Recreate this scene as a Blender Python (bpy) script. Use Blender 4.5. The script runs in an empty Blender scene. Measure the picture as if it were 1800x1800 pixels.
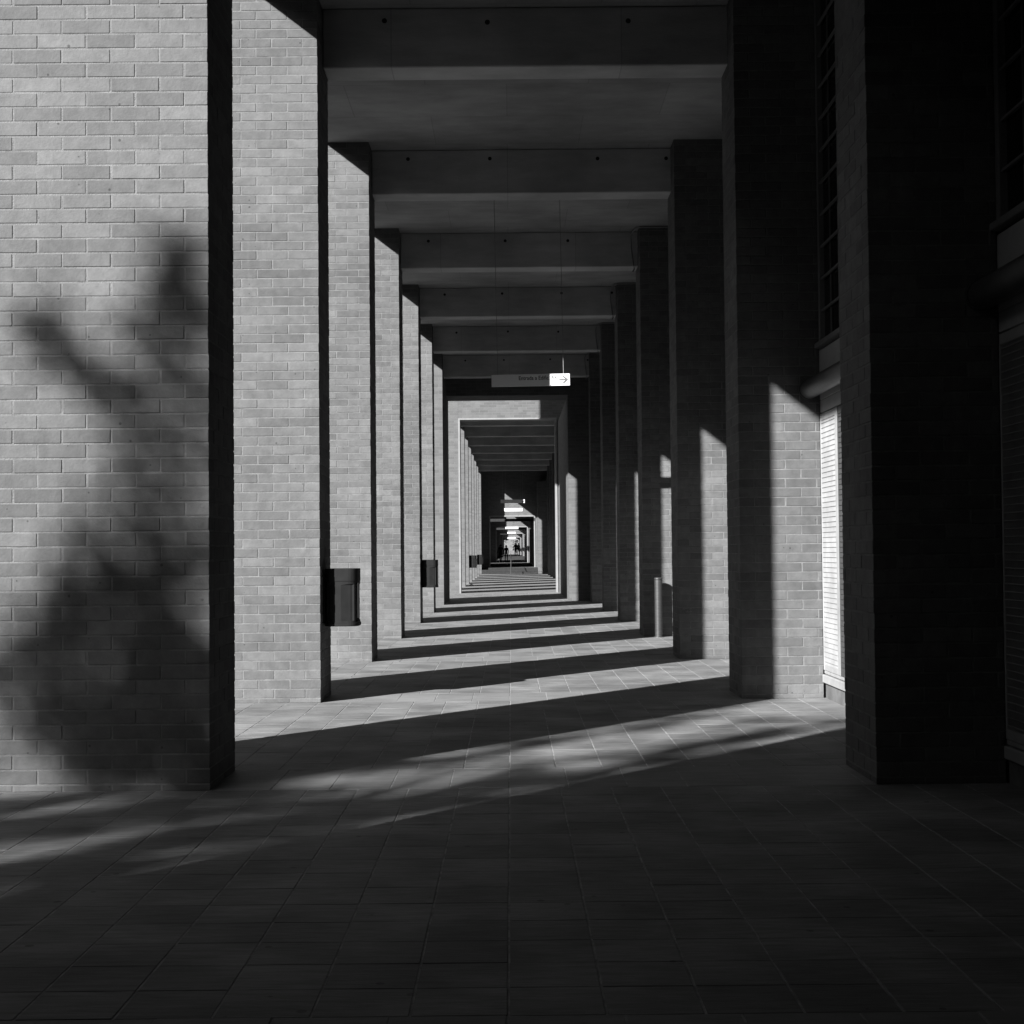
import bpy, math, random
import numpy as np
from mathutils import Vector, Matrix, Euler
random.seed(7)
R = random.random
def U(a, b): return a + (b - a) * random.random()
scene = bpy.context.scene
C = scene.collection

# ------------------------------------------------------------------ camera
CAM_H = 1.43
RM = [[9.99959057e-01, -7.76831230e-04, -9.01564134e-03],
      [1.02125806e-03, 9.99631160e-01, 2.71385622e-02],
      [8.99123392e-03, -2.71466584e-02, 9.99591025e-01]]
FPX = 2571.0
cd = bpy.data.cameras.new('camera'); cam = bpy.data.objects.new('camera', cd); C.objects.link(cam)
cd.sensor_width = 36.0; cd.lens = FPX / 1800 * 36; cd.clip_start = 0.05; cd.clip_end = 2000
r_, f_, u_ = [Vector(v) for v in RM]
m = Matrix((r_, u_, -f_)).transposed().to_4x4(); m.translation = (0, 0, CAM_H)
cam.matrix_world = m
scene.camera = cam
def proj(P):
    q = Vector(P) - Vector((0, 0, CAM_H)); d = f_.dot(q)
    if d < 0.1: return (-9999, -9999, d)
    return (900 + FPX * r_.dot(q) / d, 900 - FPX * u_.dot(q) / d, d)

# ------------------------------------------------------------------ sky, sun, exposure
SUN = Vector((1.0, 1.18, -0.778)).normalized()          # direction the light travels
w = bpy.data.worlds.new('World'); scene.world = w; w.use_nodes = True
nt = w.node_tree; nt.nodes.clear()
sky = nt.nodes.new('ShaderNodeTexSky'); sky.sky_type = 'NISHITA'; sky.sun_disc = False
sky.sun_elevation = math.asin(-SUN.z); sky.sun_rotation = math.atan2(-SUN.x, -SUN.y) % (2 * math.pi)
bw = nt.nodes.new('ShaderNodeSeparateColor'); sky.dust_density = 0.4; bg = nt.nodes.new('ShaderNodeBackground'); wo = nt.nodes.new('ShaderNodeOutputWorld')
bg.inputs['Strength'].default_value = 0.09              # black-and-white film behind an orange-red filter: the sky's red channel as grey
nt.links.new(sky.outputs[0], bw.inputs[0]); nt.links.new(bw.outputs[0], bg.inputs['Color']); nt.links.new(bg.outputs[0], wo.inputs[0])
sl = bpy.data.lights.new('sun', 'SUN'); sl.energy = 5.0; sl.angle = math.radians(0.53); sl.color = (1, 1, 1)
so = bpy.data.objects.new('sun', sl); C.objects.link(so)
so.rotation_euler = SUN.to_track_quat('-Z', 'Y').to_euler(); so.location = (-30, -30, 40)
vs = scene.view_settings
vs.view_transform = 'Standard'; vs.look = 'None'; vs.gamma = 1.0; vs.exposure = 1.3; vs.use_curve_mapping = False
cy = scene.cycles
cy.use_denoising = True; cy.max_bounces = 8; cy.diffuse_bounces = 6; cy.glossy_bounces = 3
cy.caustics_reflective = False; cy.caustics_refractive = False; cy.sample_clamp_indirect = 4.0

# ------------------------------------------------------------------ materials
def mat(name, lo, hi=None, rough=0.85, scale=6.0, detail=4.0, stretch=(1, 1, 1), bump=0.0, bscale=60.0,
        rnd=0.0, metal=0.0, spec=0.3, stain=0.0, sscale=1.3, contrast=(0.3, 0.7), coord='pos', salt=0.0, spots=0.0, panels=None):
    """grey procedural: noise between lo and hi, an offset for each piece, broad stains and a fine bump"""
    hi = lo if hi is None else hi
    M = bpy.data.materials.new(name); M.use_nodes = True
    t = M.node_tree; N = t.nodes; L = t.links; b = N['Principled BSDF']
    b.inputs['Roughness'].default_value = rough; b.inputs['Metallic'].default_value = metal
    b.inputs['Specular IOR Level'].default_value = spec
    if coord == 'pos':
        g = N.new('ShaderNodeNewGeometry'); src = g.outputs['Position']
    else:
        g = N.new('ShaderNodeTexCoord'); src = g.outputs['Object']
    mp = N.new('ShaderNodeMapping'); mp.inputs['Scale'].default_value = stretch; L.new(src, mp.inputs[0])
    no = N.new('ShaderNodeTexNoise'); no.inputs['Scale'].default_value = scale; no.inputs['Detail'].default_value = detail
    no.inputs['Roughness'].default_value = 0.62
    L.new(mp.outputs[0], no.inputs['Vector'])
    mr = N.new('ShaderNodeMapRange'); mr.inputs[1].default_value = contrast[0]; mr.inputs[2].default_value = contrast[1]
    mr.inputs[3].default_value = lo; mr.inputs[4].default_value = hi; L.new(no.outputs['Fac'], mr.inputs[0])
    val = mr.outputs[0]
    def mul(a, bsock):
        x = N.new('ShaderNodeMath'); x.operation = 'MULTIPLY'; L.new(a, x.inputs[0]); L.new(bsock, x.inputs[1]); return x.outputs[0]
    if rnd:
        oi = N.new('ShaderNodeObjectInfo'); ge = N.new('ShaderNodeNewGeometry')
        ad = N.new('ShaderNodeMath'); ad.operation = 'ADD'; L.new(oi.outputs['Random'], ad.inputs[0]); L.new(ge.outputs['Random Per Island'], ad.inputs[1])
        fr = N.new('ShaderNodeMath'); fr.operation = 'FRACT'; L.new(ad.outputs[0], fr.inputs[0])
        m2 = N.new('ShaderNodeMapRange'); m2.inputs[3].default_value = 1 - rnd; m2.inputs[4].default_value = 1 + rnd * 0.8
        L.new(fr.outputs[0], m2.inputs[0]); val = mul(val, m2.outputs[0])
    if stain:
        n2 = N.new('ShaderNodeTexNoise'); n2.inputs['Scale'].default_value = sscale; n2.inputs['Detail'].default_value = 5
        L.new(src, n2.inputs['Vector'])
        m3 = N.new('ShaderNodeMapRange'); m3.inputs[1].default_value = 0.35; m3.inputs[2].default_value = 0.68
        m3.inputs[3].default_value = 1 - stain; m3.inputs[4].default_value = 1 + stain * 0.5
        L.new(n2.outputs['Fac'], m3.inputs[0]); val = mul(val, m3.outputs[0])
    if salt:                                             # pale lime runs down the wall
        ms = N.new('ShaderNodeMapping'); ms.inputs['Scale'].default_value = (4.5, 4.5, 0.55); L.new(src, ms.inputs[0])
        n4 = N.new('ShaderNodeTexNoise'); n4.inputs['Scale'].default_value = 1.6; n4.inputs['Detail'].default_value = 7; n4.inputs['Roughness'].default_value = 0.7
        L.new(ms.outputs[0], n4.inputs['Vector'])
        m4 = N.new('ShaderNodeMapRange'); m4.inputs[1].default_value = 0.56; m4.inputs[2].default_value = 0.80
        m4.inputs[3].default_value = 1.0; m4.inputs[4].default_value = 1 + salt; L.new(n4.outputs['Fac'], m4.inputs[0]); val = mul(val, m4.outputs[0])
    if spots:                                            # small dark spots: gum, chips, grit
        vo = N.new('ShaderNodeTexVoronoi'); vo.inputs['Scale'].default_value = spots; vo.inputs['Randomness'].default_value = 1.0
        L.new(src, vo.inputs['Vector'])
        wn = N.new('ShaderNodeSeparateColor'); L.new(vo.outputs['Color'], wn.inputs[0])
        rr = N.new('ShaderNodeMapRange'); rr.inputs[1].default_value = 0.75; rr.inputs[2].default_value = 1.0; rr.inputs[3].default_value = 0.0; rr.inputs[4].default_value = 0.16
        L.new(wn.outputs[0], rr.inputs[0])
        lt = N.new('ShaderNodeMath'); lt.operation = 'SUBTRACT'; L.new(vo.outputs['Distance'], lt.inputs[0]); L.new(rr.outputs[0], lt.inputs[1])
        m5 = N.new('ShaderNodeMapRange'); m5.inputs[1].default_value = -0.03; m5.inputs[2].default_value = 0.02; m5.inputs[3].default_value = 0.5; m5.inputs[4].default_value = 1.0
        L.new(lt.outputs[0], m5.inputs[0]); val = mul(val, m5.outputs[0])
    if panels:                                           # formwork sheets: thin joints and a tone for each sheet
        sx = N.new('ShaderNodeSeparateXYZ'); L.new(src, sx.inputs[0])
        ay = N.new('ShaderNodeMath'); ay.operation = 'ADD'; L.new(sx.outputs[1], ay.inputs[0]); L.new(sx.outputs[2], ay.inputs[1])
        cv = N.new('ShaderNodeCombineXYZ'); L.new(sx.outputs[0], cv.inputs[0]); L.new(ay.outputs[0], cv.inputs[1])
        br = N.new('ShaderNodeTexBrick'); L.new(cv.outputs[0], br.inputs['Vector']); br.inputs['Scale'].default_value = 1
        br.inputs['Brick Width'].default_value = panels[0]; br.inputs['Row Height'].default_value = panels[1]
        br.inputs['Mortar Size'].default_value = 0.006; br.offset = 0.5
        br.inputs['Color1'].default_value = (0.94,) * 3 + (1,); br.inputs['Color2'].default_value = (1.05,) * 3 + (1,); br.inputs['Mortar'].default_value = (0.78,) * 3 + (1,)
        pv = N.new('ShaderNodeSeparateColor'); L.new(br.outputs['Color'], pv.inputs[0]); val = mul(val, pv.outputs[0])
    cb = N.new('ShaderNodeCombineColor')
    for i in range(3): L.new(val, cb.inputs[i])
    L.new(cb.outputs[0], b.inputs['Base Color'])
    if bump:
        n3 = N.new('ShaderNodeTexNoise'); n3.inputs['Scale'].default_value = bscale; n3.inputs['Detail'].default_value = 6
        L.new(mp.outputs[0], n3.inputs['Vector'])
        bm = N.new('ShaderNodeBump'); bm.inputs['Strength'].default_value = bump; bm.inputs['Distance'].default_value = 0.01
        L.new(n3.outputs['Fac'], bm.inputs['Height']); L.new(bm.outputs[0], b.inputs['Normal'])
    M['val'] = 1
    return M

def brickmat(name, c, mortar):
    """brickwork too far off to tell the bricks apart (world-sized courses 0.30 x 0.09)"""
    M = bpy.data.materials.new(name); M.use_nodes = True
    t = M.node_tree; N = t.nodes; L = t.links; b = N['Principled BSDF']
    b.inputs['Roughness'].default_value = 0.9; b.inputs['Specular IOR Level'].default_value = 0.2
    g = N.new('ShaderNodeNewGeometry'); s = N.new('ShaderNodeSeparateXYZ'); L.new(g.outputs['Position'], s.inputs[0])
    a = N.new('ShaderNodeMath'); a.operation = 'ADD'; L.new(s.outputs['X'], a.inputs[0]); L.new(s.outputs['Y'], a.inputs[1])
    cv = N.new('ShaderNodeCombineXYZ'); L.new(a.outputs[0], cv.inputs[0]); L.new(s.outputs['Z'], cv.inputs[1])
    br = N.new('ShaderNodeTexBrick'); L.new(cv.outputs[0], br.inputs['Vector'])
    br.inputs['Scale'].default_value = 1; br.inputs['Brick Width'].default_value = 0.30; br.inputs['Row Height'].default_value = 0.09
    br.inputs['Mortar Size'].default_value = 0.005; br.inputs['Mortar Smooth'].default_value = 0.2
    br.inputs['Color1'].default_value = (c * 0.85,) * 3 + (1,); br.inputs['Color2'].default_value = (c * 1.12,) * 3 + (1,)
    br.inputs['Mortar'].default_value = (mortar,) * 3 + (1,)
    no = N.new('ShaderNodeTexNoise'); no.inputs['Scale'].default_value = 5; no.inputs['Detail'].default_value = 5; L.new(g.outputs['Position'], no.inputs['Vector'])
    mr = N.new('ShaderNodeMapRange'); mr.inputs[3].default_value = 0.82; mr.inputs[4].default_value = 1.18; L.new(no.outputs['Fac'], mr.inputs[0])
    mx = N.new('ShaderNodeVectorMath'); mx.operation = 'SCALE'; L.new(br.outputs['Color'], mx.inputs[0]); L.new(mr.outputs[0], mx.inputs['Scale'])
    L.new(mx.outputs[0], b.inputs['Base Color'])
    bm = N.new('ShaderNodeBump'); bm.inputs['Strength'].default_value = 0.6; bm.inputs['Distance'].default_value = 0.006; bm.invert = True
    L.new(br.outputs['Fac'], bm.inputs['Height']); L.new(bm.outputs[0], b.inputs['Normal'])
    return M

BRICK = mat('brick', 0.114, 0.158, 0.9, scale=11, detail=7, bump=0.28, bscale=60, rnd=0.17, stain=0.20, sscale=0.8, spec=0.2, salt=0.30, spots=16.0)
MORTAR = mat('mortar', 0.125, 0.215, 0.95, scale=9, detail=8, salt=0.3, bump=0.6, bscale=110, spec=0.1)
BRICKFAR = brickmat('brickwork', 0.128, 0.165)
TILE = mat('paving_tile', 0.150, 0.262, 0.74, scale=8, detail=8, stretch=(0.6, 4.5, 1), spots=9.0, bump=0.3, bscale=28, rnd=0.15, stain=0.34, sscale=1.6, spec=0.35)
GROUT = mat('grout', 0.21, 0.36, 0.95, scale=9, bump=0.5, bscale=90, contrast=(0.4, 0.6))
SLABST = mat('band_stone', 0.19, 0.26, 0.75, scale=5, stretch=(0.7, 3.0, 1), bump=0.25, bscale=30, rnd=0.06, stain=0.15)
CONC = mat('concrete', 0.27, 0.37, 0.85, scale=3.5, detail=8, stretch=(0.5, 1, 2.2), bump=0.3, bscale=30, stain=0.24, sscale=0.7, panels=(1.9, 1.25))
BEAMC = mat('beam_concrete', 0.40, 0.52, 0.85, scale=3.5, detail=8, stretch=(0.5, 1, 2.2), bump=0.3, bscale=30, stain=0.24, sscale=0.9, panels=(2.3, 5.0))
CONCL = mat('pale_concrete', 0.22, 0.27, 0.8, scale=5, bump=0.15)
PLINTH = mat('plinth_concrete', 0.11, 0.16, 0.9, scale=6, bump=0.3, stain=0.25, sscale=3)
HOLE = mat('hole_shade', 0.02)  # dark disc colour stands in for the shade inside a tie hole
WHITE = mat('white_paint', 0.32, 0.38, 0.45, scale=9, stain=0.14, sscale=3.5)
GRATD = mat('low_bounce_grating', 0.05, 0.07, 0.5, scale=9)  # hidden gratings only: darkened so they bounce less sun onto the pier beside
ARROW = mat('arrow_grey', 0.13, 0.15, 0.5)
SHADETONE = mat('shade_tone', 0.02, 0.035, 0.8, scale=6)  # near-black colour stands in for shade on the far steps; darkens cross beams
SIGNW = mat('white_sign', 0.82, 0.86, 0.4, scale=3)
INK = mat('dark_lettering', 0.025, 0.035, 0.5)
GREYP = mat('grey_panel', 0.34, 0.42, 0.5, scale=4)
DARKM = mat('dark_metal', 0.005, 0.008, 0.75, scale=12, spec=0.3, stain=0.3, sscale=9)
PIPE = mat('dark_duct', 0.05, 0.08, 0.4, scale=12, spec=0.5, metal=0.2)
STEEL = mat('steel', 0.07, 0.11, 0.45, scale=10, stretch=(1, 1, 8), metal=0.6, spec=0.4)
GLASS = mat('dark_glass', 0.006, 0.01, 0.12, spec=0.5)
FRAME = mat('window_frame', 0.15, 0.19, 0.5)
CHALK = mat('chalk', 0.3, 0.4, 0.9)
PAPER = mat('paper', 0.8, 0.85, 0.8)
CABLE = mat('cable', 0.22, 0.28, 0.6)
GROUND = mat('plaza', 0.14, 0.20, 0.9, scale=2, bump=0.2, stain=0.2)
LEAF = mat('leaf', 0.05, 0.10, 0.6, scale=3, rnd=0.35)
BARK = mat('bark', 0.07, 0.13, 0.95, scale=8, stretch=(1, 1, 0.25), bump=0.8, bscale=20)
CLOTH_D = mat('dark_cloth', 0.015, 0.03, 0.9); CLOTH_W = mat('white_cloth', 0.7, 0.78, 0.9); SKIN = mat('skin', 0.3, 0.35, 0.6)
FARLIT = mat('far_render', 0.10, 0.2, 0.9, scale=1.5)

# ------------------------------------------------------------------ helpers
class MB:
    def __init__(s): s.v = []; s.f = []; s.sm = []
    def add(s, vs, fs, smooth=False):
        o = len(s.v); s.v += [tuple(p) for p in vs]; s.f += [tuple(i + o for i in f) for f in fs]; s.sm += [smooth] * len(fs)
    def box(s, x0, x1, y0, y1, z0, z1, bev=0.0, M=None):
        if bev <= 0:
            vs = [(x, y, z) for z in (z0, z1) for y in (y0, y1) for x in (x0, x1)]
            fs = [(0, 2, 3, 1), (4, 5, 7, 6), (0, 1, 5, 4), (2, 6, 7, 3), (0, 4, 6, 2), (1, 3, 7, 5)]
        else:
            vs, fs = bevbox(x0, x1, y0, y1, z0, z1, bev)
        if M is not None: vs = [tuple(M @ Vector(p)) for p in vs]
        s.add(vs, fs)
    def tube(s, pts, rad, n=8, cap=True, smooth=True):
        rad = rad if isinstance(rad, (list, tuple)) else [rad] * len(pts)
        P = [Vector(p) for p in pts]; vs = []; fs = []
        for i, p in enumerate(P):
            d = (P[min(i + 1, len(P) - 1)] - P[max(i - 1, 0)]).normalized()
            a = d.cross(Vector((0, 0, 1)))
            a = a.normalized() if a.length > 1e-3 else Vector((1, 0, 0))
            b = d.cross(a).normalized()
            for k in range(n):
                t = 2 * math.pi * k / n; vs.append(p + (a * math.cos(t) + b * math.sin(t)) * rad[i])
        for i in range(len(P) - 1):
            for k in range(n):
                k2 = (k + 1) % n; fs.append((i * n + k, i * n + k2, (i + 1) * n + k2, (i + 1) * n + k))
        s.add(vs, fs, smooth)
        if cap:
            s.add(vs[:n], [tuple(range(n))]); s.add(vs[-n:], [tuple(range(n - 1, -1, -1))])
    def lathe(s, prof, cx, cy, n=32, smooth=True):
        vs = []; fs = []
        for r, z in prof:
            for k in range(n):
                t = 2 * math.pi * k / n; vs.append((cx + r * math.cos(t), cy + r * math.sin(t), z))
        for i in range(len(prof) - 1):
            for k in range(n):
                k2 = (k + 1) % n; fs.append((i * n + k, i * n + k2, (i + 1) * n + k2, (i + 1) * n + k))
        s.add(vs, fs, smooth)
    def mesh(s, name, M):
        me = bpy.data.meshes.new(name); me.from_pydata(s.v, [], s.f)
        me.polygons.foreach_set('use_smooth', s.sm); me.materials.append(M); me.update(); return me
    def obj(s, name, M, parent=None, **kw): return link(name, s.mesh(name, M), parent, **kw)

def bevbox(x0, x1, y0, y1, z0, z1, b):
    vs = []; idx = {}
    X = (x0, x1); Y = (y0, y1); Z = (z0, z1)
    for i in (0, 1):
        for j in (0, 1):
            for k in (0, 1):
                sx, sy, sz = (1 - 2 * i) * b, (1 - 2 * j) * b, (1 - 2 * k) * b
                for a, p in (('x', (X[i], Y[j] + sy, Z[k] + sz)), ('y', (X[i] + sx, Y[j], Z[k] + sz)), ('z', (X[i] + sx, Y[j] + sy, Z[k]))):
                    idx[(i, j, k, a)] = len(vs); vs.append(p)
    fs = []
    I = lambda i, j, k, a: idx[(i, j, k, a)]
    for i in (0, 1): q = [I(i, 0, 0, 'x'), I(i, 1, 0, 'x'), I(i, 1, 1, 'x'), I(i, 0, 1, 'x')]; fs.append(q if i else q[::-1])
    for j in (0, 1): q = [I(0, j, 0, 'y'), I(1, j, 0, 'y'), I(1, j, 1, 'y'), I(0, j, 1, 'y')]; fs.append(q[::-1] if j else q)
    for k in (0, 1): q = [I(0, 0, k, 'z'), I(1, 0, k, 'z'), I(1, 1, k, 'z'), I(0, 1, k, 'z')]; fs.append(q if k else q[::-1])
    ctr = Vector(((x0 + x1) / 2, (y0 + y1) / 2, (z0 + z1) / 2))
    def face(q):
        P = [Vector(vs[i]) for i in q]; n = (P[1] - P[0]).cross(P[2] - P[0]); c = sum(P, Vector()) / len(P)
        fs.append(q if n.dot(c - ctr) > 0 else q[::-1])
    for i in (0, 1):
        for j in (0, 1): face([I(i, j, 0, 'x'), I(i, j, 0, 'y'), I(i, j, 1, 'y'), I(i, j, 1, 'x')])
    for i in (0, 1):
        for k in (0, 1): face([I(i, 0, k, 'x'), I(i, 0, k, 'z'), I(i, 1, k, 'z'), I(i, 1, k, 'x')])
    for j in (0, 1):
        for k in (0, 1): face([I(0, j, k, 'y'), I(0, j, k, 'z'), I(1, j, k, 'z'), I(1, j, k, 'y')])
    for i in (0, 1):
        for j in (0, 1):
            for k in (0, 1): face([I(i, j, k, 'x'), I(i, j, k, 'y'), I(i, j, k, 'z')])
    return vs, fs

def link(name, data, parent=None, label=None, cat=None, group=None, kind=None, loc=None, rot=None):
    o = bpy.data.objects.new(name, data); C.objects.link(o)
    if parent is not None: o.parent = parent
    if loc is not None: o.location = loc
    if rot is not None: o.rotation_euler = rot
    if label: o['label'] = label
    if cat: o['category'] = cat
    if group: o['group'] = group
    if kind: o['kind'] = kind
    return o
def thing(name, label, cat, loc=(0, 0, 0), group=None, rot=None):
    return link(name, None, None, label, cat, group, None, loc, rot)
def B(name, M, parent, x0, x1, y0, y1, z0, z1, bev=0.0, **kw):
    b = MB(); b.box(x0, x1, y0, y1, z0, z1, bev); return b.obj(name, M, parent, **kw)

ORD = ['first', 'second', 'third', 'fourth', 'fifth', 'sixth', 'seventh', 'eighth']
# ------------------------------------------------------------------ measured layout (metres)
Y1, S, T = 8.907, 5.164, 0.81
XL, XLO, XR, XW = -1.835, -3.42, 2.204, 2.99
ZB, ZC, ZT = 6.27, 6.87, 9.04          # beam soffit, ceiling, underside of upper floors
XE = -2.42                             # outer edge of the ceiling
def PY(i): return Y1 + S * i

# ------------------------------------------------------------------ ground and floor
B('ground', GROUND, None, -600, 600, -300, 900, -0.6, -0.16, kind='structure')
floor = B('floor', GROUT, None, -6.0, 3.6, -16, 93.6, -0.15, -0.0022, kind='structure')
tile_cache = {}
def tile_mesh(wx, wy, M, tag):
    key = (round(wx, 3), round(wy, 3), tag)
    if key not in tile_cache:
        b = MB(); a, c, e = wx / 2, wy / 2, 0.002
        vs = [(-a, -c, -.02), (a, -c, -.02), (a, c, -.02), (-a, c, -.02), (-a, -c, -e), (a, -c, -e), (a, c, -e), (-a, c, -e),
              (-a + e, -c + e, 0), (a - e, -c + e, 0), (a - e, c - e, 0), (-a + e, c - e, 0)]
        fs = [(8, 9, 10, 11)]
        for k in range(4):
            k2 = (k + 1) % 4; fs += [(k, k2, 4 + k2, 4 + k), (4 + k, 4 + k2, 8 + k2, 8 + k)]
        b.add(vs, fs); tile_cache[key] = (b.mesh('paving_tile', M), vs, fs)
    return tile_cache[key]
tiles = []
PX, NR = 0.3055, 15
for i in range(-1, 8):
    y0 = PY(i); y1 = y0 + T
    if y0 > 50: break
    n = 0; xx = -5.9 + 0.085
    while xx < 3.1:                                      # pier-line band: one row of long slabs
        tiles.append((xx + 0.18, (y0 + y1) / 2, 0.362 - 0.006, T - 0.006, 1)); xx += 0.362
    py = (S - T) / NR
    for r in range(NR):
        yc = y1 + py * (r + 0.5); xx = -0.02 - PX * 20
        while xx < 3.1:
            if xx > -5.95: tiles.append((xx + PX / 2, yc, PX - U(0.007, 0.009), py - U(0.002, 0.0045), 0))
            xx += PX
def tile_rank(t):
    u, v, d = proj((t[0], t[1], 0))
    return d if (-60 < u < 1860 and v < 1830 and d > 0.2) else 1e9
tiles.sort(key=tile_rank)
rest = MB(); restb = MB()
for n, (x, y, wx, wy, kind) in enumerate(tiles):
    me, vs, fs = tile_mesh(wx, wy, SLABST if kind else TILE, kind)
    dz = U(-0.0008, 0.0006); rx, ry, rz = U(-.0045, .0045), U(-.004, .004), U(-.0025, .0025)
    dx = U(-.0006, .0006)
    if n < 300:
        link('paving_tile', me, floor, loc=(x + dx, y, dz), rot=(rx, ry, rz))
    else:
        Mx = Matrix.Translation((x + dx, y, dz)) @ Euler((rx, ry, rz)).to_matrix().to_4x4()
        (restb if kind else rest).add([tuple(Mx @ Vector(p)) for p in vs], fs)
rest.obj('paving_tiles', TILE, floor, kind='stuff')
restb.obj('band_slabs', SLABST, floor, kind='stuff')
# second court and building: paving too far off to tell the tiles apart
TILEFAR = mat('paving_far', 0.18, 0.225, 0.8, scale=3, stretch=(0.7, 3, 1), stain=0.15)
B('paving', TILEFAR, None, -6.0, 3.6, 50.3, 93.6, -0.004, 0.0, kind='structure')

# ------------------------------------------------------------------ brick piers
bm_cache = {}
def brick_mesh(lx, ly, lz):
    key = (round(lx, 3), round(ly, 3), round(lz, 3))
    if key not in bm_cache:
        b = MB(); b.box(-lx / 2, lx / 2, -ly / 2, ly / 2, -lz / 2, lz / 2, 0.003)
        bm_cache[key] = (b.mesh('brick', BRICK), list(b.v), list(b.f))
    return bm_cache[key]
BH, BJ = 0.09, 0.0092
def pier_bricks(x0, x1, y0, y1, z1, side, ztop_vis):
    """running-bond outer leaf on the camera side (y0) and on the inner side; (cx,cy,cz,lx,ly,lz,face)"""
    out = []; nrow = int(z1 / BH); full, half, j = 0.2908, 0.1408, BJ
    sgn = -1 if side == 'R' else 1                        # inner face: L piers at x1, R piers at x0
    xc = x1 if side == 'L' else x0                        # inner corner
    xo = x0 if side == 'L' else x1
    for r in range(nrow + 1):
        za = 0.002 if r == 0 else r * BH - 0.045 + 0.002    # first course is a low one
        zb = r * BH + 0.045 - j + 0.002
        if r == nrow: zb = min(zb, z1)
        if zb - za < 0.02: continue
        zc, lz = (za + zb) / 2, zb - za
        A = r % 2 == 0
        # front leaf: starts at the inner corner
        a = 0.0; first = full if A else half
        Wd = abs(xc - xo)
        while a < Wd - 0.02:
            l = first if a == 0 else full
            l = min(l, Wd - a)
            dpt = (half if A else full) if a == 0 else half
            out.append((xc - sgn * (a + l / 2), y0 + dpt / 2, zc, l, dpt, lz, 'F')); a += l + j
        a = (half if A else full) + j; D = y1 - y0
        while a < D - 0.02:
            l = min(full, D - a)
            out.append((xc - sgn * half / 2, y0 + a + l / 2, zc, half, l, lz, 'S')); a += l + j
    return out
def pier(name, x0, x1, y0, y1, z1, side, label, parts=True, umin=None, umax=None, group='brick piers of the arcade'):
    root = thing(name, label, 'pier', ((x0 + x1) / 2, (y0 + y1) / 2, 0), group)
    ox, oy = (x0 + x1) / 2, (y0 + y1) / 2
    g = 0.0030
    cx0, cx1 = (x0 + 0.0, x1 - g) if side == 'L' else (x0 + g, x1)
    B('mortar_core', MORTAR, root, cx0 - ox, cx1 - ox, y0 + g - oy, y1 - 0.002 - oy, 0, z1)
    bricks = pier_bricks(x0, x1, y0, y1, z1 - 0.002, side, 0)
    cand = []
    for n, b in enumerate(bricks):
        cx_, cy_, cz_, lx, ly, lz, f = b
        ix = x1 if side == 'L' else x0
        if f == 'F': e = [(cx_ - lx / 2, y0, cz_), (cx_ + lx / 2, y0, cz_)]
        else: e = [(ix, cy_ - ly / 2, cz_), (ix, cy_ + ly / 2, cz_)]
        p, q = proj(e[0]), proj(e[1])
        wpx = abs(p[0] - q[0]); hpx = lz * FPX / max(p[2], .1); u = (p[0] + q[0]) / 2; v = (p[1] + q[1]) / 2
        ok = parts and -20 < u < 1820 and -20 < v < 1800 and wpx >= 10 and hpx >= 8.4
        if umin is not None and max(p[0], q[0]) < umin: ok = False
        if umax is not None and min(p[0], q[0]) > umax: ok = False
        if ok: cand.append((-wpx * hpx, n))
    cand.sort(); keep = set(n for _, n in cand[:300])
    rest = MB()
    for n, (cx_, cy_, cz_, lx, ly, lz, f) in enumerate(bricks):
        loc = Vector((cx_ - ox + (U(-.0025, .0025) if f == 'F' else 0), cy_ - oy + (U(-.002, .0012) if f == 'F' else 0), cz_ + U(-.0012, .0012)))
        if f == 'S': loc.x += U(-.002, .0012) * (1 if side == 'L' else -1)
        rot = Euler((U(-.004, .004), U(-.0035, .0035), U(-.003, .003)))
        me, vs, fs = brick_mesh(lx, ly, lz)
        if n in keep:
            link('brick', me, root, loc=loc, rot=rot)
        else:
            Mx = Matrix.Translation(loc) @ rot.to_matrix().to_4x4()
            rest.add([tuple(Mx @ Vector(p)) for p in vs], fs)
    if rest.v: rest.obj('bricks', BRICK, root, kind='stuff')
    return root
llab = ['wide brick pier at the left edge with blurred tree shadow on its face',
        'second brick pier in left row, sunlit, black litter bin on its inner side',
        'third brick pier in left row, narrow sunlit strip behind the nearest bin',
        'fourth sunlit brick pier in the left row, no bin',
        'fifth brick pier in left row, carrying the smaller farther litter bin',
        'sixth brick pier in left row, last before the dark end wall']
rlab = ['black brick pier at right, nearest, wholly in shade beside the grating',
        'second brick pier in right row, half sunlit next to the white grating',
        'third brick pier in right row with faint white scribble and sunlit half',
        'fourth brick pier in right row, behind the steel bollard',
        'fifth brick pier in right row with a thin vertical sunlit strip',
        'sixth brick pier in right row, dark with a pale inner edge',
        'seventh and last dark brick pier of the right row']
for i in range(6):
    um = None if i == 0 else proj((XL, PY(i - 1) + T, 3))[0] - 6
    pier('brick_pier', XLO if i < 5 else -3.75, XL, PY(i), PY(i) + T, ZT, 'L', llab[i], parts=i < 4, umin=um)  # sixth pier widened out of view so its shadow narrows the lit jamb
for i in range(7):
    um = None if i == 0 else proj((XR, PY(i - 1) + T, 3))[0] + 8
    pier('brick_pier', XR, XW, PY(i), PY(i) + T, ZC, 'R', rlab[i], parts=i < 4, umax=um)

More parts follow.
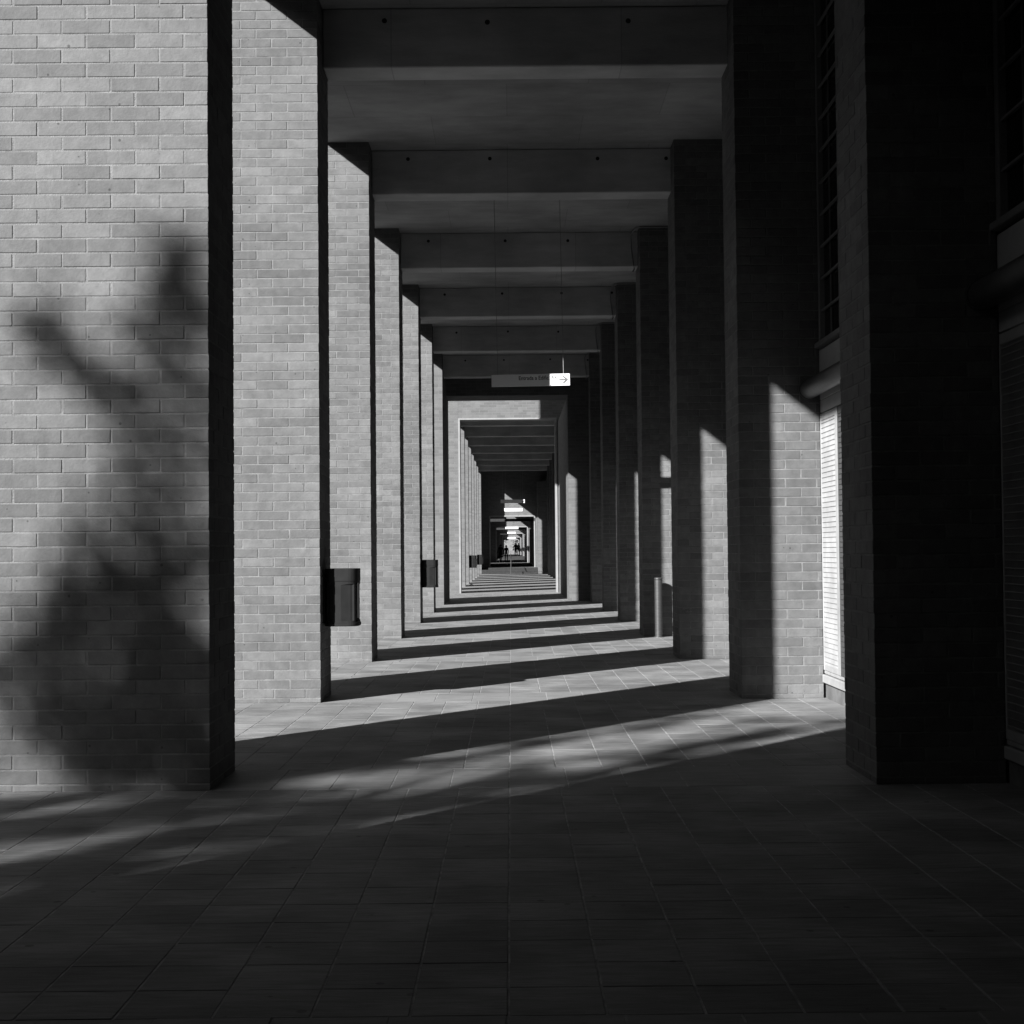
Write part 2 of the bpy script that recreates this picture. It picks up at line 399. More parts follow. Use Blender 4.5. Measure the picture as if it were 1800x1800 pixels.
# ------------------------------------------------------------------ first building: walls, ceiling, upper floors
bld = thing('brick_building', 'long brick building whose upper floors overhang the near arcade', 'building', (8, 15, 0))
def part(name, M, x0, x1, y0, y1, z0, z1, root=bld, o=(8, 15, 0), bev=0.0):
    return B(name, M, root, x0 - o[0], x1 - o[0], y0 - o[1], y1 - o[1], z0 - o[2], z1 - o[2], bev)
YE0, YE1 = 39.89, 43.64
part('upper_floors', BRICKFAR, -5.2, 14, -16, YE1, ZT, 17)
part('spandrel_wall', BRICKFAR, XE, XE + 0.12, -16, 42.19, ZC + .25, ZT - 0.002)
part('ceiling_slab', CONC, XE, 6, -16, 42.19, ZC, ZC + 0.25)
part('rear_wall', BRICKFAR, 3.12, 6, -16, YE1 - 0.004, -0.02, ZC - 0.003)
part('side_wall', BRICKFAR, XLO, XL, -16, PY(-1) + T, 0, ZC - 0.003)
part('unseen_passage_end', BRICKFAR, XLO + .003, 3.1, -16.4, -16.003, 0, ZC - 0.003)  # unseen end wall, added to block light from behind the camera
part('end_wall', BRICKFAR, XLO, XL, YE0 + .003, YE1, 0, ZT - 0.003)
part('end_lintel', BRICKFAR, XL + 0.002, 3.1, 42.203, YE1 - .003, 5.95, ZT - 0.006)
part('end_jamb', BRICKFAR, 1.68, 3.11, 42.2, 50.96, 0, 5.947)
# ------------------------------------------------------------------ concrete beams
def beam(y0, y1, x0, x1, label, holes=True, grp='concrete beams under the ceiling'):
    c = (0, (y0 + y1) / 2, 0)
    t = thing('concrete_beam', label, 'beam', (0, c[1], ZB), grp)
    hh = ZC - ZB - 0.002; d = (y1 - y0) / 2
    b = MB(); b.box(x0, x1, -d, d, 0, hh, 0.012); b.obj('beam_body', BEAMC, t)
    if holes:
        for xf in (0.12, 0.37, 0.64, 0.88):
            hb = MB(); hx = x0 + (x1 - x0) * xf + U(-.12, .12); hz = hh - 0.14 + U(-.02, .02)
            n = 12
            vs = [(hx + 0.026 * math.cos(2 * math.pi * k / n), -d - 0.003, hz + 0.026 * math.sin(2 * math.pi * k / n)) for k in range(n)]
            vs += [(p[0], -d + 0.02, p[2]) for p in vs]
            hb.add(vs, [tuple(range(n))] + [(k, n + k, n + (k + 1) % n, (k + 1) % n) for k in range(n)])
            hb.obj('tie_hole', HOLE, t)
for i in range(0, 7):
    beam(PY(i) + 0.40, PY(i) + 0.805, XL + 0.001, XR + 0.55 if i else XR + .55, f'{ORD[i]} concrete ceiling beam from the camera, with dark tie holes' if i else 'concrete beam overhead between the two nearest piers, with tie holes')

# ------------------------------------------------------------------ right wall bays: plinth, sill, slatted panels, duct, window
def grating_panel(y1, label, PM, nrod=49, wid=0.72, grp='steel gratings along the right wall'):
    """panel spans y1-wid .. y1 on the wall plane, facing -x: upright fins crossed by thin flat rods"""
    t = thing('steel_grating', label, 'grating', (XW, y1 - wid / 2, 0.27), grp)
    hh = 2.46; a = wid / 2
    f = MB()
    f.box(0.0, 0.05, -a, -a + 0.10, 0, hh, 0.004); f.box(0.0, 0.05, a - 0.02, a, 0, hh, 0.004)
    f.box(0.002, 0.05, -a + .1, a - 0.02, hh - 0.07, hh, 0.004); f.box(0.002, 0.05, -a + .1, a - 0.02, 0, 0.06, 0.004)
    f.obj('frame', PM, t)
    bk = MB(); bk.box(0.046, 0.05, -a + .1, a - .02, 0.06, hh - .07); bk.obj('backing_sheet', DARKM, t)
    fm = MB(); fm.box(0.006, 0.040, -.0015, .0015, 0.06, hh - .07); me = fm.mesh('fin', PM)
    n = 20; span = wid - .12
    for k in range(n): link('fin', me, t, loc=(0, -a + .1 + span * (k + .6) / n, 0))
    pz = (hh - 0.13) / nrod
    rm = MB(); rm.box(0.003, 0.027, -a + .101, a - .021, -.0025, .0025); mr_ = rm.mesh('rod', PM)
    for k in range(nrod): link('rod', mr_, t, loc=(0, 0, 0.06 + pz * (k + .5)))
    return t
def bay(ya, yb, tag, npan):
    sill = thing('window_sill_kerb', f'pale sill ledge on grey concrete plinth {tag}', 'sill', (XW, (ya + yb) / 2, 0), 'sills along the right wall')
    L = (yb - ya) / 2
    B('plinth', PLINTH, sill, 0.02, 0.125, -L, L, 0, 0.148)
    B('ledge', WHITE, sill, -0.012, 0.12, -L + .002, L - .002, 0.15, 0.228, 0.006)
    B('upstand', WHITE, sill, 0.008, 0.118, -L + .004, L - .004, 0.236, 0.266, 0.003)
    for k in range(npan):
        y1 = yb - 0.006 - k * 0.724
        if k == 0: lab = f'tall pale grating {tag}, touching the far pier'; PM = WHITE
        elif k == 1: lab = f'unseen grating darkened to cut bounce {tag}, second from the far pier'; PM = GRATD
        else: lab = f'unseen grating darkened to cut bounce {tag}, one of the hidden four'; PM = GRATD
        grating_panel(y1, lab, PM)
    fas = thing('wall_fascia', f'flat grey band {tag} between grating and window', 'fascia', (XW, (ya + yb) / 2, 2.74), 'grey bands along the right wall')
    B('lower_strip', GREYP, fas, 0.004, 0.12, -L + .003, L - .003, 0.0, 0.12, 0.003)
    B('upper_strip', GREYP, fas, 0.002, 0.12, -L + .003, L - .003, 0.125, 0.60, 0.003)
    d = thing('round_duct', f'dark round duct {tag}', 'duct', (2.885, (ya + yb) / 2, 2.965), 'dark round ducts')
    b = MB(); b.tube([(0, -L + .03, 0), (0, L - .03, 0)], 0.092, 24); b.obj('duct_body', PIPE, d)
    for yy in (-L + .02, L - .05):
        b = MB(); b.tube([(0, yy, 0), (0, yy + .03, 0)], 0.1, 24); b.obj('end_ring', PIPE, d)
    w_ = thing('steel_window', f'tall dark window of small square panes {tag}', 'window', (3.0, (ya + yb) / 2, 3.36), 'tall windows on the right wall')
    f = MB(); H = ZC - 3.36 - .02
    f.box(-0.055, 0.06, -L + .003, L - .003, 0, 0.05, 0.006); f.box(0, .06, -L + .005, L - .005, H - .05, H)
    f.box(-0.012, .06, L - .075, L - .005, .05, H - .05, 0.004); f.box(-0.012, .06, -L + .005, -L + .075, .05, H - .05, 0.004)
    fr = f.obj('frame', FRAME, w_)
    rows, cols = 11, 12; ph = (H - .1) / rows; pw = (2 * L - .15) / cols
    bars = MB(); bars.box(-.011, .011, -L + .076, L - .076, -.009, .009); me = bars.mesh('glazing_bar', FRAME)
    for r in range(1, rows): link('glazing_bar', me, w_, loc=(0.012, 0, .05 + r * ph))
    vb = MB(); vb.box(-.006, .006, -.005, .005, .05, H - .05); mv = vb.mesh('mullion', FRAME)
    for c in range(1, cols): link('mullion', mv, w_, loc=(0.02, -L + .075 + c * pw, 0))
    pb = MB(); pb.box(-.003, .003, -pw / 2 + .004, pw / 2 - .004, -ph / 2 + .004, ph / 2 - .004); mp_ = pb.mesh('pane', GLASS)
    for r in range(rows):
        for c in range(cols):
            link('pane', mp_, w_, loc=(0.04, -L + .075 + (c + .5) * pw, .05 + (r + .5) * ph), rot=(0, U(-.004, .004), U(-.004, .004)))
bay(PY(0) + T + .003, PY(1) - .003, 'between the two nearest right piers', 6)
bay(PY(-1) + T + .003, PY(0) - .003, 'at the right edge of the view', 6)
part('near_right_pier', BRICKFAR, XR, 3.11, -15.9, PY(-1) + T, 0, ZC - 0.004)

# ------------------------------------------------------------------ second building
b2 = thing('brick_building', 'second brick building across the gap, its sunlit portal framed in pale concrete', 'building', (0, 51, 0))
def part2(name, M, x0, x1, y0, y1, z0, z1, bev=0): return B(name, M, b2, x0, x1, y0 - 51, y1 - 51, z0, z1, bev)
YP = 51.0
part2('upper_floors', BRICKFAR, -5.2, 14, YP, 95.5, ZT, 17)
part2('portal_jamb', BRICKFAR, XLO, -1.80, YP, YP + .6, 0, ZT - .003)
part2('portal_jamb', BRICKFAR, 1.64, 6, YP, YP + .6, 0, ZT - .003)
part2('portal_lintel', BRICKFAR, -1.797, 1.637, YP + .002, YP + .598, 6.1, ZT - .005)
part2('portal_trim', CONCL, -1.80, -1.745, YP - .03, YP + .62, 0, 6.1)
part2('portal_trim', CONCL, 1.575, 1.64, YP - .03, YP + .62, 0, 6.1)
part2('portal_trim', CONCL, -1.743, 1.573, YP - .03, YP + .62, 6.05, 6.1)
part2('ceiling_slab', CONC, XE, 6, YP + .61, 95.4, ZC, ZC + .25)
part2('spandrel_wall', BRICKFAR, XE, XE + .12, YP + .61, 95.4, ZC + .252, ZT - .003)
part2('rear_wall', BRICKFAR, 3.0, 6, YP + .61, 95.4, 0, ZC - .003)
b2y = [55.6 + 5.2 * i for i in range(7)]
for i, y in enumerate(b2y):
    for sd in ('L', 'R'):
        x0, x1 = (XLO, -1.90) if sd == 'L' else (XR, 2.99)
        t = thing('brick_pier', f'{ORD[i]} pier of the far {"sunlit left" if sd == "L" else "dark right"} row seen through the pale portal', 'pier', ((x0 + x1) / 2, y + T / 2, 0), 'piers of the second arcade')
        hw = (x1 - x0) / 2
        B('brick_shaft', BRICKFAR, t, -hw, hw, -T / 2, T / 2, 0, (ZT if sd == 'L' else ZC) - .005)
        B('base_course', MORTAR, t, -hw - .003, hw + .003, -T / 2 - .003, T / 2 + .003, 0, 0.04)
    beam(y + .4, y + .8, -1.9, 2.7, f'{ORD[i]} ceiling beam of the far arcade seen through the pale portal', False, 'beams of the second arcade')

# ------------------------------------------------------------------ farther buildings in line, each with a low portal
DS = [96.4, 138.0, 188.0, 238.0, 290.0]; FZ = [0.40, 0.40, 0.85, 0.85, 0.85]
for k, D in enumerate(DS):
    nx = DS[k + 1] if k < 4 else D + 12
    fz = FZ[k]
    t = thing('brick_building', ['dark facade beyond the steps with low pale-edged portal and sunlit corner', 'next portal building seen through the low portal past two people',
              'third nested portal building down the passage axis', 'fourth nested portal building, tiny on the passage axis', 'last and smallest portal building before the trees'][k], 'building', (0, D, 0), 'portal buildings on the axis')
    def p3(name, M, x0, x1, y0, y1, z0, z1): return B(name, M, t, x0, x1, y0 - D, y1 - D, z0, z1)
    xa, xb, zt = -1.42, 1.62, 3.82
    p3('facade_wall', BRICKFAR, -3.4, xa, D, D + .5, 0, ZC - .01)
    p3('facade_wall', BRICKFAR, xb, 6, D, D + .5, 0, ZC - .01)
    p3('facade_lintel', BRICKFAR, xa + .002, xb - .002, D + .002, D + .498, zt, ZC - .01)
    p3('portal_trim', CONCL, xa, xa + .08, D - .04, D + .52, fz, zt)
    p3('portal_trim', CONCL, xb - .08, xb, D - .04, D + .52, fz, zt)
    p3('portal_trim', CONCL, xa + .082, xb - .082, D - .04, D + .52, zt - .08, zt - .001)
    p3('end_jamb', BRICKFAR, 1.74, 3.0 if k == 0 else 2.3, D - 2.4, D - .003, 0, 5.95)
    p3('side_wall', BRICKFAR, XLO, -1.9, D - 1.8, D - .003, 0, ZC - .012)
    e = nx - 7.6 if k < 4 else nx
    p3('side_wall', BRICKFAR, XLO, -1.9, D + .502, e, 0, ZC - .012)
    p3('side_wall', BRICKFAR, 2.2, 6, D + .502, nx - .01, 0, ZC - .012)
    p3('ceiling_slab', CONC, XE, 6, D - (0.9 if k == 0 else 0), nx - .01, ZC, ZC + .25)
    p3('upper_floors', BRICKFAR, -5.2, 14, D - .85, nx - .9, ZT, 17)
    if k < 4: p3('cross_beam', SHADETONE, -1.9, 2.2, nx - 4.2, nx - 3.8, 4.2, 4.45)
    B('raised_floor', TILEFAR, None, -6, 2.2, D - .3, nx - .3 if k < 4 else nx + 40, -.15, fz, kind='structure')
for n, (y, z) in enumerate(((94.1, .135), (94.6, .27), (95.1, .399))):
    B('entrance_step', SHADETONE, None, -1.895, 1.735, y, 96.1, z - .135 if n else -0.02, z, 0.01, label=['lowest', 'middle', 'top'][n] + ' step below the low dark portal, shade painted into its colour', cat='step', group='steps before the low portal')
for k in (2,):
    for n in range(3): B('entrance_step', SHADETONE, None, -1.9, 2.19, DS[k] - 1.5 + .38 * n, DS[k] - .31, .40 + .15 * n if n else .40, .40 + .15 * (n + 1), label=['lowest', 'middle', 'top'][n] + ' step far down the passage beyond the people', cat='step', group='far steps')
hr = thing('handrail', 'thin steel handrail on the steps along the passage axis', 'handrail', (0.0, 93.2, 0))
b = MB(); b.tube([(0, 0, 0), (0, 0, .92)], .028, 10); b.obj('post', STEEL, hr)
b = MB(); b.tube([(0, 2.3, .27), (0, 2.3, 1.3)], .028, 10); b.obj('post', STEEL, hr)
b = MB(); b.tube([(0, 0, .92), (0, 2.3, 1.3)], .026, 10); b.obj('rail', STEEL, hr)

# ------------------------------------------------------------------ hanging signs
def text_mesh(body, size, M):
    cu = bpy.data.curves.new('lettering', 'FONT'); cu.body = body; cu.size = size; cu.offset = size * .012; cu.align_x = 'LEFT'
    o = bpy.data.objects.new('tmp', cu); C.objects.link(o); bpy.context.view_layer.update()
    me = bpy.data.meshes.new_from_object(o.evaluated_get(bpy.context.evaluated_depsgraph_get()))
    bpy.data.objects.remove(o); me.materials.clear(); me.materials.append(M); return me
def sign(x0, x1, y, zc, hgt, label, ztop, txt=None, tilt=0.0, yaw=0.0):
    t = thing('hanging_sign', label, 'sign', ((x0 + x1) / 2, y, zc), 'hanging signs over the passage')
    t.rotation_euler = (0, tilt, yaw)
    hw = (x1 - x0) / 2
    b = MB(); b.box(-hw, hw, -.012, .012, -hgt / 2, hgt / 2, .002); b.obj('sign_board', SIGNW, t)
    for sx in (-hw * .84, hw * .84):
        b = MB(); b.tube([(sx, 0, hgt / 2), (sx, 0, ztop - zc + abs(sx * tilt))], .004, 6); b.obj('suspension_wire', CABLE, t)
    # arrow
    a = MB(); ax = hw - .165; s = .13; y_ = -.0135
    def seg(p, q, wd):
        p, q = Vector((p[0], 0, p[1])), Vector((q[0], 0, q[1])); d = (q - p).normalized(); n = Vector((-d.z, 0, d.x)) * wd / 2
        vs = [p - n, p + n, q + n, q - n]; vs = [(v.x, y_, v.z) for v in vs] + [(v.x, y_ + .003, v.z) for v in vs]
        a.add(vs, [(0, 1, 2, 3), (0, 3, 7, 4), (3, 2, 6, 7), (2, 1, 5, 6), (1, 0, 4, 5)])
    seg((ax, 0), (ax + s * .93, 0), .022); y_ = -.0142
    seg((ax + .062, .052), (ax + s, -.006), .024); y_ = -.0148; seg((ax + .062, -.052), (ax + s, .006), .024)
    a.obj('arrow', ARROW, t)
    if txt:
        me = text_mesh(txt, .085, INK); xs = [v.co.x for v in me.vertices]; wd = max(xs) - min(xs)
        o = link('lettering', me, t, loc=(hw - .205 - .575, -.0135, .005), rot=(math.pi / 2, 0, 0)); o.scale = (.575 / wd, 1.0, 1)
sign(-0.27, 0.92, 22.15, 4.03, .18, 'white hanging sign reading Entrada a Edifici A6 with right arrow', ZC, 'Entrada a Edifici A6', tilt=-0.012, yaw=math.radians(1.0))
sign(-0.53, 0.78, 79.5, 4.17, .19, 'small shaded hanging sign with bright tip inside the far arcade', ZC)
sign(-0.40, 0.78, 95.4, 4.17, .20, 'bright white sign hanging just above the low far portal', ZC)
sign(-0.50, 0.72, 137.2, 3.66, .18, 'tiny sign with lit tip at second nested portal', ZC)
sign(-0.42, 0.62, 187.2, 3.85, .22, 'tiny white sign at third nested portal', ZC)
sign(-0.5, 0.75, 237.2, 3.65, .28, 'tiny white sign at fourth nested portal', ZC)

# ------------------------------------------------------------------ litter bins
def bin_(y, x, label):
    t = thing('litter_bin', label, 'litter bin', (x, y, .72), 'black litter bins on the left piers')
    n = 40; H = .56
    def ring(sc, z, flute=0.0):
        vs = []
        for k in range(n):
            a = 2 * math.pi * k / n; c, s = math.cos(a), math.sin(a)
            e = 2 / 4.5
            px = .168 * sc * math.copysign(abs(c) ** e, c); py = .2 * sc * math.copysign(abs(s) ** e, s)
            ff = 1 - flute * (1 if (k % 5 in (1, 2, 3)) else 0)
            vs.append((.18 + px * ff, .21 + py * ff, z))
        return vs
    def loft(prof):
        b = MB(); vs = []; fs = []
        for sc, z, fl in prof: vs += ring(sc, z, fl)
        for i in range(len(prof) - 1):
            for k in range(n): fs.append((i * n + k, i * n + (k + 1) % n, (i + 1) * n + (k + 1) % n, (i + 1) * n + k))
        b.add(vs, fs, False); b.add(vs[:n], [tuple(range(n - 1, -1, -1))]); b.add(vs[-n:], [tuple(range(n))]); return b
    loft([(.96, 0.02, 0), (.96, .05, 0), (.96, .056, .05), (.96, .40, .05), (.96, .41, 0), (.96, .53, 0)]).obj('body', DARKM, t)
    loft([(.98, 0, 0), (1.0, .006, 0), (1.0, .03, 0), (.97, .034, 0)]).obj('bottom_rim', DARKM, t)
    loft([(.96, .435, 0), (.975, .44, 0), (.975, H - .006, 0), (.96, H, 0)]).obj('hood', DARKM, t)
    B('mounting_plate', DARKM, t, 0.0, .02, .06, .36, .05, .5, .003)
    b = MB(); b.tube([(.345, .07, .08), (.345, .07, .42)], .009, 8); b.obj('hinge', DARKM, t)
bin_(PY(1) + .13, XL, 'largest black litter bin on the second left pier')
bin_(PY(4) + .13, XL, 'smaller black litter bin farther along on the fifth left pier')
bin_(b2y[2] + .13, -1.90, 'tiny black bin on third pier of the far arcade')
bin_(b2y[5] + .13, -1.90, 'farthest tiny black bin on sixth pier of the far arcade')

# ------------------------------------------------------------------ bollard, cables, scribble, scraps
bo = thing('bollard', 'round grey steel bollard standing before the fourth right pier', 'bollard', (2.43, 24.2, 0))
b = MB(); b.lathe([(.064, 0), (.064, .955)], 0, 0, 32); b.obj('tube', STEEL, bo)
b = MB(); b.lathe([(.001, .985), (.05, .983), (.067, .975), (.07, .968), (.07, .955), (.05, .952)], 0, 0, 32); b.obj('cap', STEEL, bo)
b = MB(); b.lathe([(.064, .012), (.085, .010), (.088, .004), (.088, 0)], 0, 0, 32); b.obj('base_ring', STEEL, bo)
for i in range(3, 7):
    y = PY(i) + .385
    b = MB(); o_ = (XR, y, ZB)
    pts = [(.5, -.41, .575), (.06, -.41, .575), (-.05, -.40, .57), (-.10, -.2, .54), (-.115, -.02, .50), (-.11, -.02, .30), (-.075, -.02, .04), (-.06, -.02, -.05), (-.09, -.02, -.10)]
    b.tube(pts, .011, 8)
    b.obj('cable', CABLE, None, label=f'thin cable looped over the top corner of the {ORD[i]} right pier', cat='cable', group='cables at the right pier tops', loc=o_)
gr = MB(); random.seed(3)
for row, (x0, n, z) in enumerate(((0, 13, .0), (.07, 6, -.045))):
    xx = x0; pts = []
    for k in range(n * 3): pts.append((xx, 0, z + U(-.014, .018))); xx += U(.004, .008) if k % 7 else .02
    gr.tube(pts, .0022, 4, smooth=False)
go = gr.obj('chalk_scribble', CHALK, None, label='faint white handwritten scribble on the third right pier', cat='graffiti', loc=(2.25, PY(2) - .003, .66)); go.scale = (.55, 1, .8)
random.seed(11)
def scrap(x, y, z, s, label):
    b = MB(); n = 5; vs = []
    for i in range(n):
        for j in range(n): vs.append(((i / 4 - .5) * s + U(-.01, .01), (j / 4 - .5) * s * .8 + U(-.01, .01), max(.001, U(0, .5) * s * (1 - abs(i - 2) / 3))))
    fs = [(i * n + j, (i + 1) * n + j, (i + 1) * n + j + 1, i * n + j + 1) for i in range(4) for j in range(4)]
    b.add(vs, fs); o = b.obj('paper_scrap', PAPER, None, label=label, cat='litter', loc=(x, y, z))
    md = o.modifiers.new('thick', 'SOLIDIFY'); md.thickness = .002; md.offset = 1
scrap(1.2, 24.75, .003, .09, 'small crumpled white paper scrap on the paving in shadow')
scrap(-1.72, 63.2, .003, .16, 'white paper scrap at foot of a far left pier')

# ------------------------------------------------------------------ people far down the passage
def person(x, y, z, rz, top, legs, label, hgt=1.72, stride=.16):
    root = thing('person', label, 'person', (x, y, z), rot=(0, 0, rz))
    s = hgt / 1.72
    J = {'pel': (0, 0, .95), 'sp': (0, 0, 1.15), 'ch': (0, 0, 1.34), 'nk': (0, 0, 1.47), 'hd': (0, .02, 1.58), 'ht': (0, .01, 1.70)}
    for sd, q in (('l', 1), ('r', -1)):
        J[sd + 'hip'] = (q * .09, 0, .9); J[sd + 'kn'] = (q * .095, q * stride * .5 + .03, .5); J[sd + 'an'] = (q * .095, q * stride, .08); J[sd + 'toe'] = (q * .1, q * stride + .16, .035)
        J[sd + 'sh'] = (q * .18, 0, 1.40); J[sd + 'el'] = (q * .23, -q * stride * .35, 1.12); J[sd + 'wr'] = (q * .24, -q * stride * .5 + .08, .88); J[sd + 'ha'] = (q * .24, -q * stride * .5 + .12, .78)
    rad = {'pel': .135, 'sp': .125, 'ch': .145, 'nk': .058, 'hd': .095, 'ht': .07}
    for sd in 'lr': rad.update({sd + 'hip': .09, sd + 'kn': .062, sd + 'an': .042, sd + 'toe': .035, sd + 'sh': .06, sd + 'el': .045, sd + 'wr': .033, sd + 'ha': .03})
    E_ = [('pel', 'sp'), ('sp', 'ch'), ('ch', 'nk'), ('nk', 'hd'), ('hd', 'ht')]
    for sd in 'lr': E_ += [('pel', sd + 'hip'), (sd + 'hip', sd + 'kn'), (sd + 'kn', sd + 'an'), (sd + 'an', sd + 'toe'), ('ch', sd + 'sh'), (sd + 'sh', sd + 'el'), (sd + 'el', sd + 'wr'), (sd + 'wr', sd + 'ha')]
    names = list(J); me = bpy.data.meshes.new('body')
    me.from_pydata([tuple(c * s for c in J[n]) for n in names], [(names.index(a), names.index(b_)) for a, b_ in E_], [])
    o = link('tmp', me); md = o.modifiers.new('skin', 'SKIN')
    for i, n in enumerate(names):
        me.skin_vertices[0].data[i].radius = (rad[n] * s, rad[n] * s * (.8 if n in ('pel', 'sp', 'ch') else 1)); me.skin_vertices[0].data[i].use_root = n == 'pel'
    sb = o.modifiers.new('sub', 'SUBSURF'); sb.levels = 2; sb.render_levels = 2
    bpy.context.view_layer.update()
    m2 = bpy.data.meshes.new_from_object(o.evaluated_get(bpy.context.evaluated_depsgraph_get()))
    bpy.data.objects.remove(o); m2.materials.clear()
    for M in (SKIN, top, legs): m2.materials.append(M)
    for p in m2.polygons:
        z_ = p.center.z / s; p.use_smooth = True
        p.material_index = 0 if z_ > 1.47 or (z_ < .86 and abs(p.center.x) > .19 * s) else (1 if z_ > .93 or (abs(p.center.x) > .17 * s) else 2)
    link('body', m2, root)
    hb = MB(); vs = []; fs = []; n = 14
    for i in range(7):
        ph = math.pi / 2 * (1 - i / 6 * 1.25)
        for k in range(n):
            a = 2 * math.pi * k / n; rr = .115 * s * math.cos(ph) if ph > -.4 else .1 * s
            vs.append((rr * math.cos(a), -.015 * s + rr * math.sin(a) * 1.05 - (.02 if i > 3 else 0) * s, 1.615 * s + .125 * s * math.sin(ph)))
    for i in range(6):
        for k in range(n):
            if i >= 3 and 1 < k < 6: continue
            fs.append((i * n + k, (i + 1) * n + k, (i + 1) * n + (k + 1) % n, i * n + (k + 1) % n))
    hb.add(vs, fs, True); hb.obj('hair', CLOTH_D, root)
    return root
person(-1.02, 146, .40, 0.3, CLOTH_D, CLOTH_D, 'person in dark clothes walking at left of the far passage', 1.75)
person(-0.46, 147, .40, -0.2, CLOTH_D, CLOTH_D, 'person in dark clothes, right one of the near walking pair', 1.68)
person(0.62, 194, .85, 3.3, CLOTH_D, CLOTH_D, 'dark-clothed person farther off, near the middle of the passage', 1.72)
person(1.06, 200, .85, 2.9, CLOTH_W, CLOTH_D, 'person in white top and dark trousers, farthest off', 1.72)

# ------------------------------------------------------------------ trees
def leaf_quads(b, c, rad, n, size, rng):
    for _ in range(n):
        d = Vector((rng.gauss(0, 1), rng.gauss(0, 1), rng.gauss(0, 1))); d = d.normalized() * rad * rng.random() ** .45
        p = Vector(c) + d; s_ = size * rng.uniform(.6, 1.25)
        q = Euler((rng.uniform(0, 6.3), rng.uniform(0, 6.3), rng.uniform(0, 6.3))).to_matrix()
        vs = [p + q @ Vector(v) * s_ for v in ((-.5, 0, 0), (0, -.26, .06), (.5, 0, 0), (0, .26, .06))]
        b.add(vs, [(0, 1, 2, 3)])
def tree(label, base, clumps, trunk_top, r0, leaf, nleaf, seed):
    rng = random.Random(seed); base = Vector(base); trunk_top = Vector(trunk_top)
    t = thing('tree', label, 'tree', tuple(base)); tr = MB()
    mid = (base + trunk_top) / 2 + Vector((rng.uniform(-.3, .3), rng.uniform(-.3, .3), 0))
    P = [base, base * .75 + mid * .25, mid, trunk_top]; P = [p - base for p in P]
    tr.tube(P, [r0 * 1.3, r0, r0 * .8, r0 * .55], 12)
    cr = MB()
    for c, rad in clumps:
        c = Vector(c); st = trunk_top - base if rng.random() < .6 else (mid - base)
        e = c - base; m_ = (st + e) / 2 + Vector((rng.uniform(-.3, .3), rng.uniform(-.3, .3), .35))
        if rng.random() < .25: tr.tube([st, m_, e], [r0 * .12, .018, .006], 6, smooth=True)
        nl = int(nleaf * (rad / .25) ** 1.7)             # a loose spray: a few twigs' worth of leaves round the clump
        leaf_quads(cr, c - base, rad * 1.1, nl // 4, leaf, rng)
        for _ in range(5):
            o_ = Vector((rng.gauss(0, 1), rng.gauss(0, 1), rng.gauss(0, 1))) * rad * .62
            leaf_quads(cr, c - base + o_, rad * rng.uniform(.3, .55), int(nl * .16), leaf, rng)
    tr.obj('trunk', BARK, t); cr.obj('crown', LEAF, t, kind='stuff')
# the tree outside to the left, behind the camera, whose shade falls on the near pier: clumps given by where their shadow lands
cl = []; rng = random.Random(5)
def shade(P_, Q_, rad, t=None):
    t = rng.uniform(14.0, 17.0) if t is None else t
    cl.append(((P_ - t, Y1 - 1.18 * t, Q_ + .778 * t), rad))
def px(u, v, r): shade((u - 898) / 288.6, 1.43 + (970 - v) / 288.6, r / 288.6)
for a in [(330, 500, 62), (300, 560, 42), (350, 620, 42), (345, 440, 30), (85, 580, 34), (125, 630, 40), (215, 655, 40), (170, 690, 26), (335, 735, 48), (350, 800, 22), (205, 865, 44), (270, 840, 40),
          (315, 935, 40), (165, 965, 36), (230, 1005, 60), (330, 1050, 46), (140, 1045, 34), (205, 1100, 70), (300, 1150, 70), (115, 1155, 56), (55, 1190, 44), (35, 1250, 44), (150, 1230, 70),
          (260, 1250, 74), (340, 1250, 50), (210, 1330, 60), (330, 1340, 50), (135, 1310, 34), (-60, 1240, 60), (-40, 1330, 40), (260, 1120, 50), (180, 1290, 50), (340, 1120, 50), (90, 1090, 36), (60, 1140, 40), (350, 1310, 44), (280, 1320, 60), (250, 1190, 60), (350, 990, 34), (270, 960, 40), (350, 530, 40), (335, 570, 40), (355, 690, 36), (290, 470, 34), (280, 610, 30), (320, 660, 36), (60, 570, 30), (260, 690, 30), (300, 790, 34), (230, 800, 26), (130, 930, 30), (110, 1000, 30), (20, 1110, 40), (190, 920, 40), (100, 1240, 50), (310, 1090, 50), (240, 1060, 50)]: px(*a)
for u_, v_, r_px in ((275, 520, 46), (255, 575, 34), (300, 630, 40), (330, 455, 44), (350, 480, 50), (70, 610, 40), (110, 575, 42), (160, 650, 44), (200, 680, 34), (250, 735, 34), (300, 760, 46), (250, 870, 40), (330, 870, 40)):
    shade((u_ - 898) / 288.6, 1.43 + (970 - v_) / 288.6, r_px / 288.6, rng.uniform(16.5, 18.5))
for Q_ in np.arange(-1.5, 2.5, .26): shade(-1.6 + rng.uniform(-.12, .12), Q_, rng.uniform(.16, .27))
for Q_ in np.arange(-.3, 2.3, .17): shade(-.4 + rng.uniform(-.35, .45), Q_, rng.uniform(.16, .28))
for _ in range(62): shade(rng.uniform(-3.3, -.1), rng.uniform(-1.7, -.1), rng.uniform(.15, .27))
for Q_ in np.arange(-1.9, -.2, .17): shade(rng.uniform(-.3, .3), Q_, rng.uniform(.13, .22))
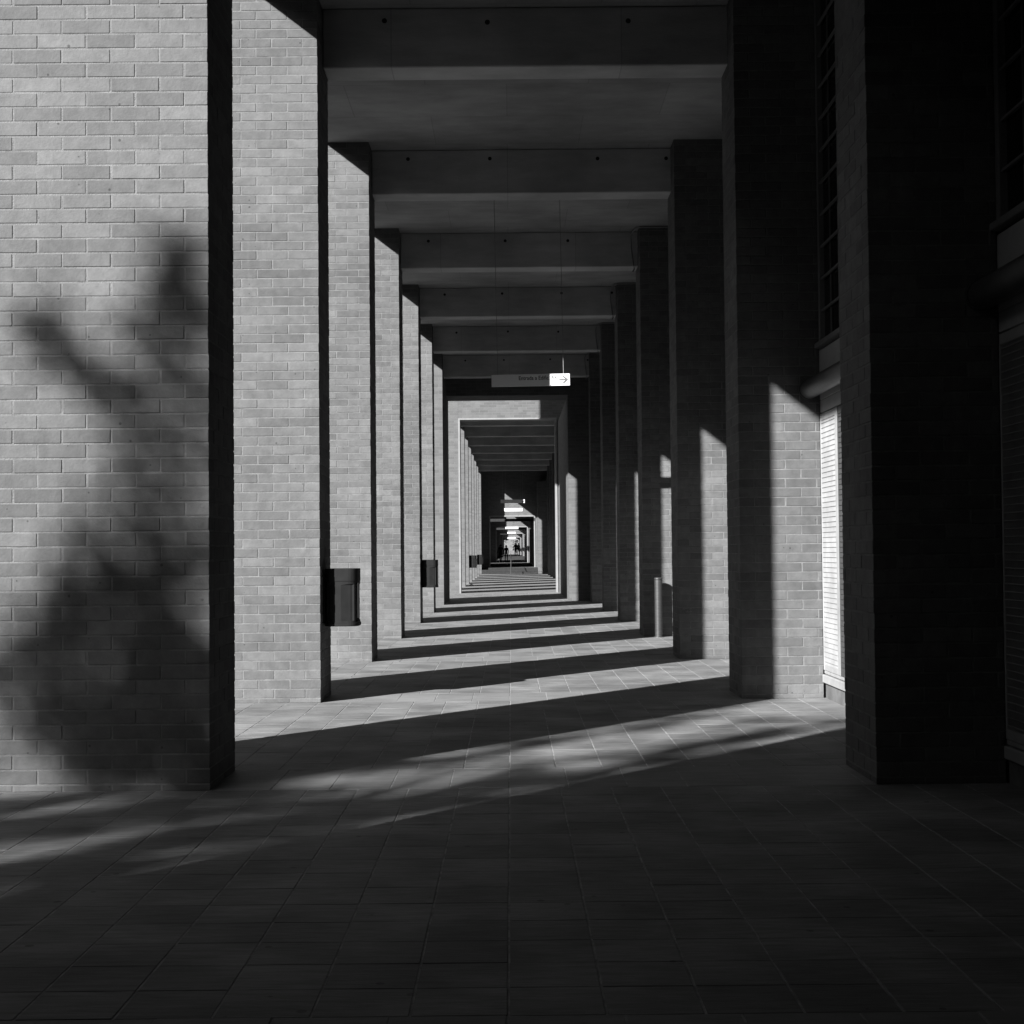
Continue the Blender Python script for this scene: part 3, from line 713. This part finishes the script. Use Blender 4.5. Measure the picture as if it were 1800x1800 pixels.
for _ in range(26): shade(rng.uniform(-.7, .3), rng.uniform(-1.9, -.5), rng.uniform(.13, .2))
for _ in range(34):
    v_ = rng.uniform(960, 1350); px(rng.uniform(max(20, 260 - (v_ - 850) * .75), 365), v_, rng.uniform(28, 52))
for P_, Q_ in ((.22, -1.75), (.12, -1.55), (.2, -1.62), (-.05, -1.7), (.05, -1.4), (.16, -1.25), (-.2, -1.5), (.18, -.65), (.1, -.45), (.15, -.2), (0, -.05), (.1, .2), (.05, .5)): shade(P_, Q_, .19)
for P_ in (-2.75, -2.6, -2.45, -2.3, -2.15, -2.0, -1.9): shade(P_, rng.uniform(0, .22), .18)
for _ in range(40): shade(rng.uniform(.3, 2.6), rng.uniform(-1.8, 2.4), rng.uniform(.25, .4))
tree('leafy street tree outside the arcade, left and behind the viewer', (-15.8, -9.4, -.17), cl, (-15.8, -9.4, 11.5), .26, .12, 118, 21)
rng = random.Random(9)
for n, (tx, ty, h_) in enumerate(((-3.2, 315, 7.5), (1.8, 318, 8.5), (5.5, 312, 7.0))):
    c2 = [((tx + rng.gauss(0, 1.5), ty + rng.gauss(0, 1.5), h_ * .62 + rng.gauss(0, 1.4)), rng.uniform(.7, 1.2)) for _ in range(26)]
    tree(['left', 'middle', 'right'][n] + ' leafy tree at the bright far end of the passage', (tx, ty, .8), c2, (tx, ty, h_ * .6), .18, .42, 7, 40 + n)
fw = thing('end_building', 'pale wall closing the view at the far end of the passage', 'building', (0, 345, 0))
B('wall', FARLIT, fw, -30, 30, 0, 6, -.1, 9); B('cornice', CONCL, fw, -30.2, 30.2, -.3, 6.2, 9.003, 9.4)

ob = thing('brick_building', 'unseen brick building added outside to the left to block low sky', 'building', (-26, 20, 0))  # never in view: added to keep low sky light off the arcade
B('wall', BRICKFAR, ob, -12, 0, -90, 110, -.1, 16.8); B('parapet', CONC, ob, -12.1, .1, -90.1, 110.1, 16.803, 17.2)
for n in range(24):
    for fl in range(5):
        wn = B('window', GLASS, ob, .004, .03, -85 + n * 8, -82.4 + n * 8, 1.0 + fl * 3.2, 2.9 + fl * 3.2)
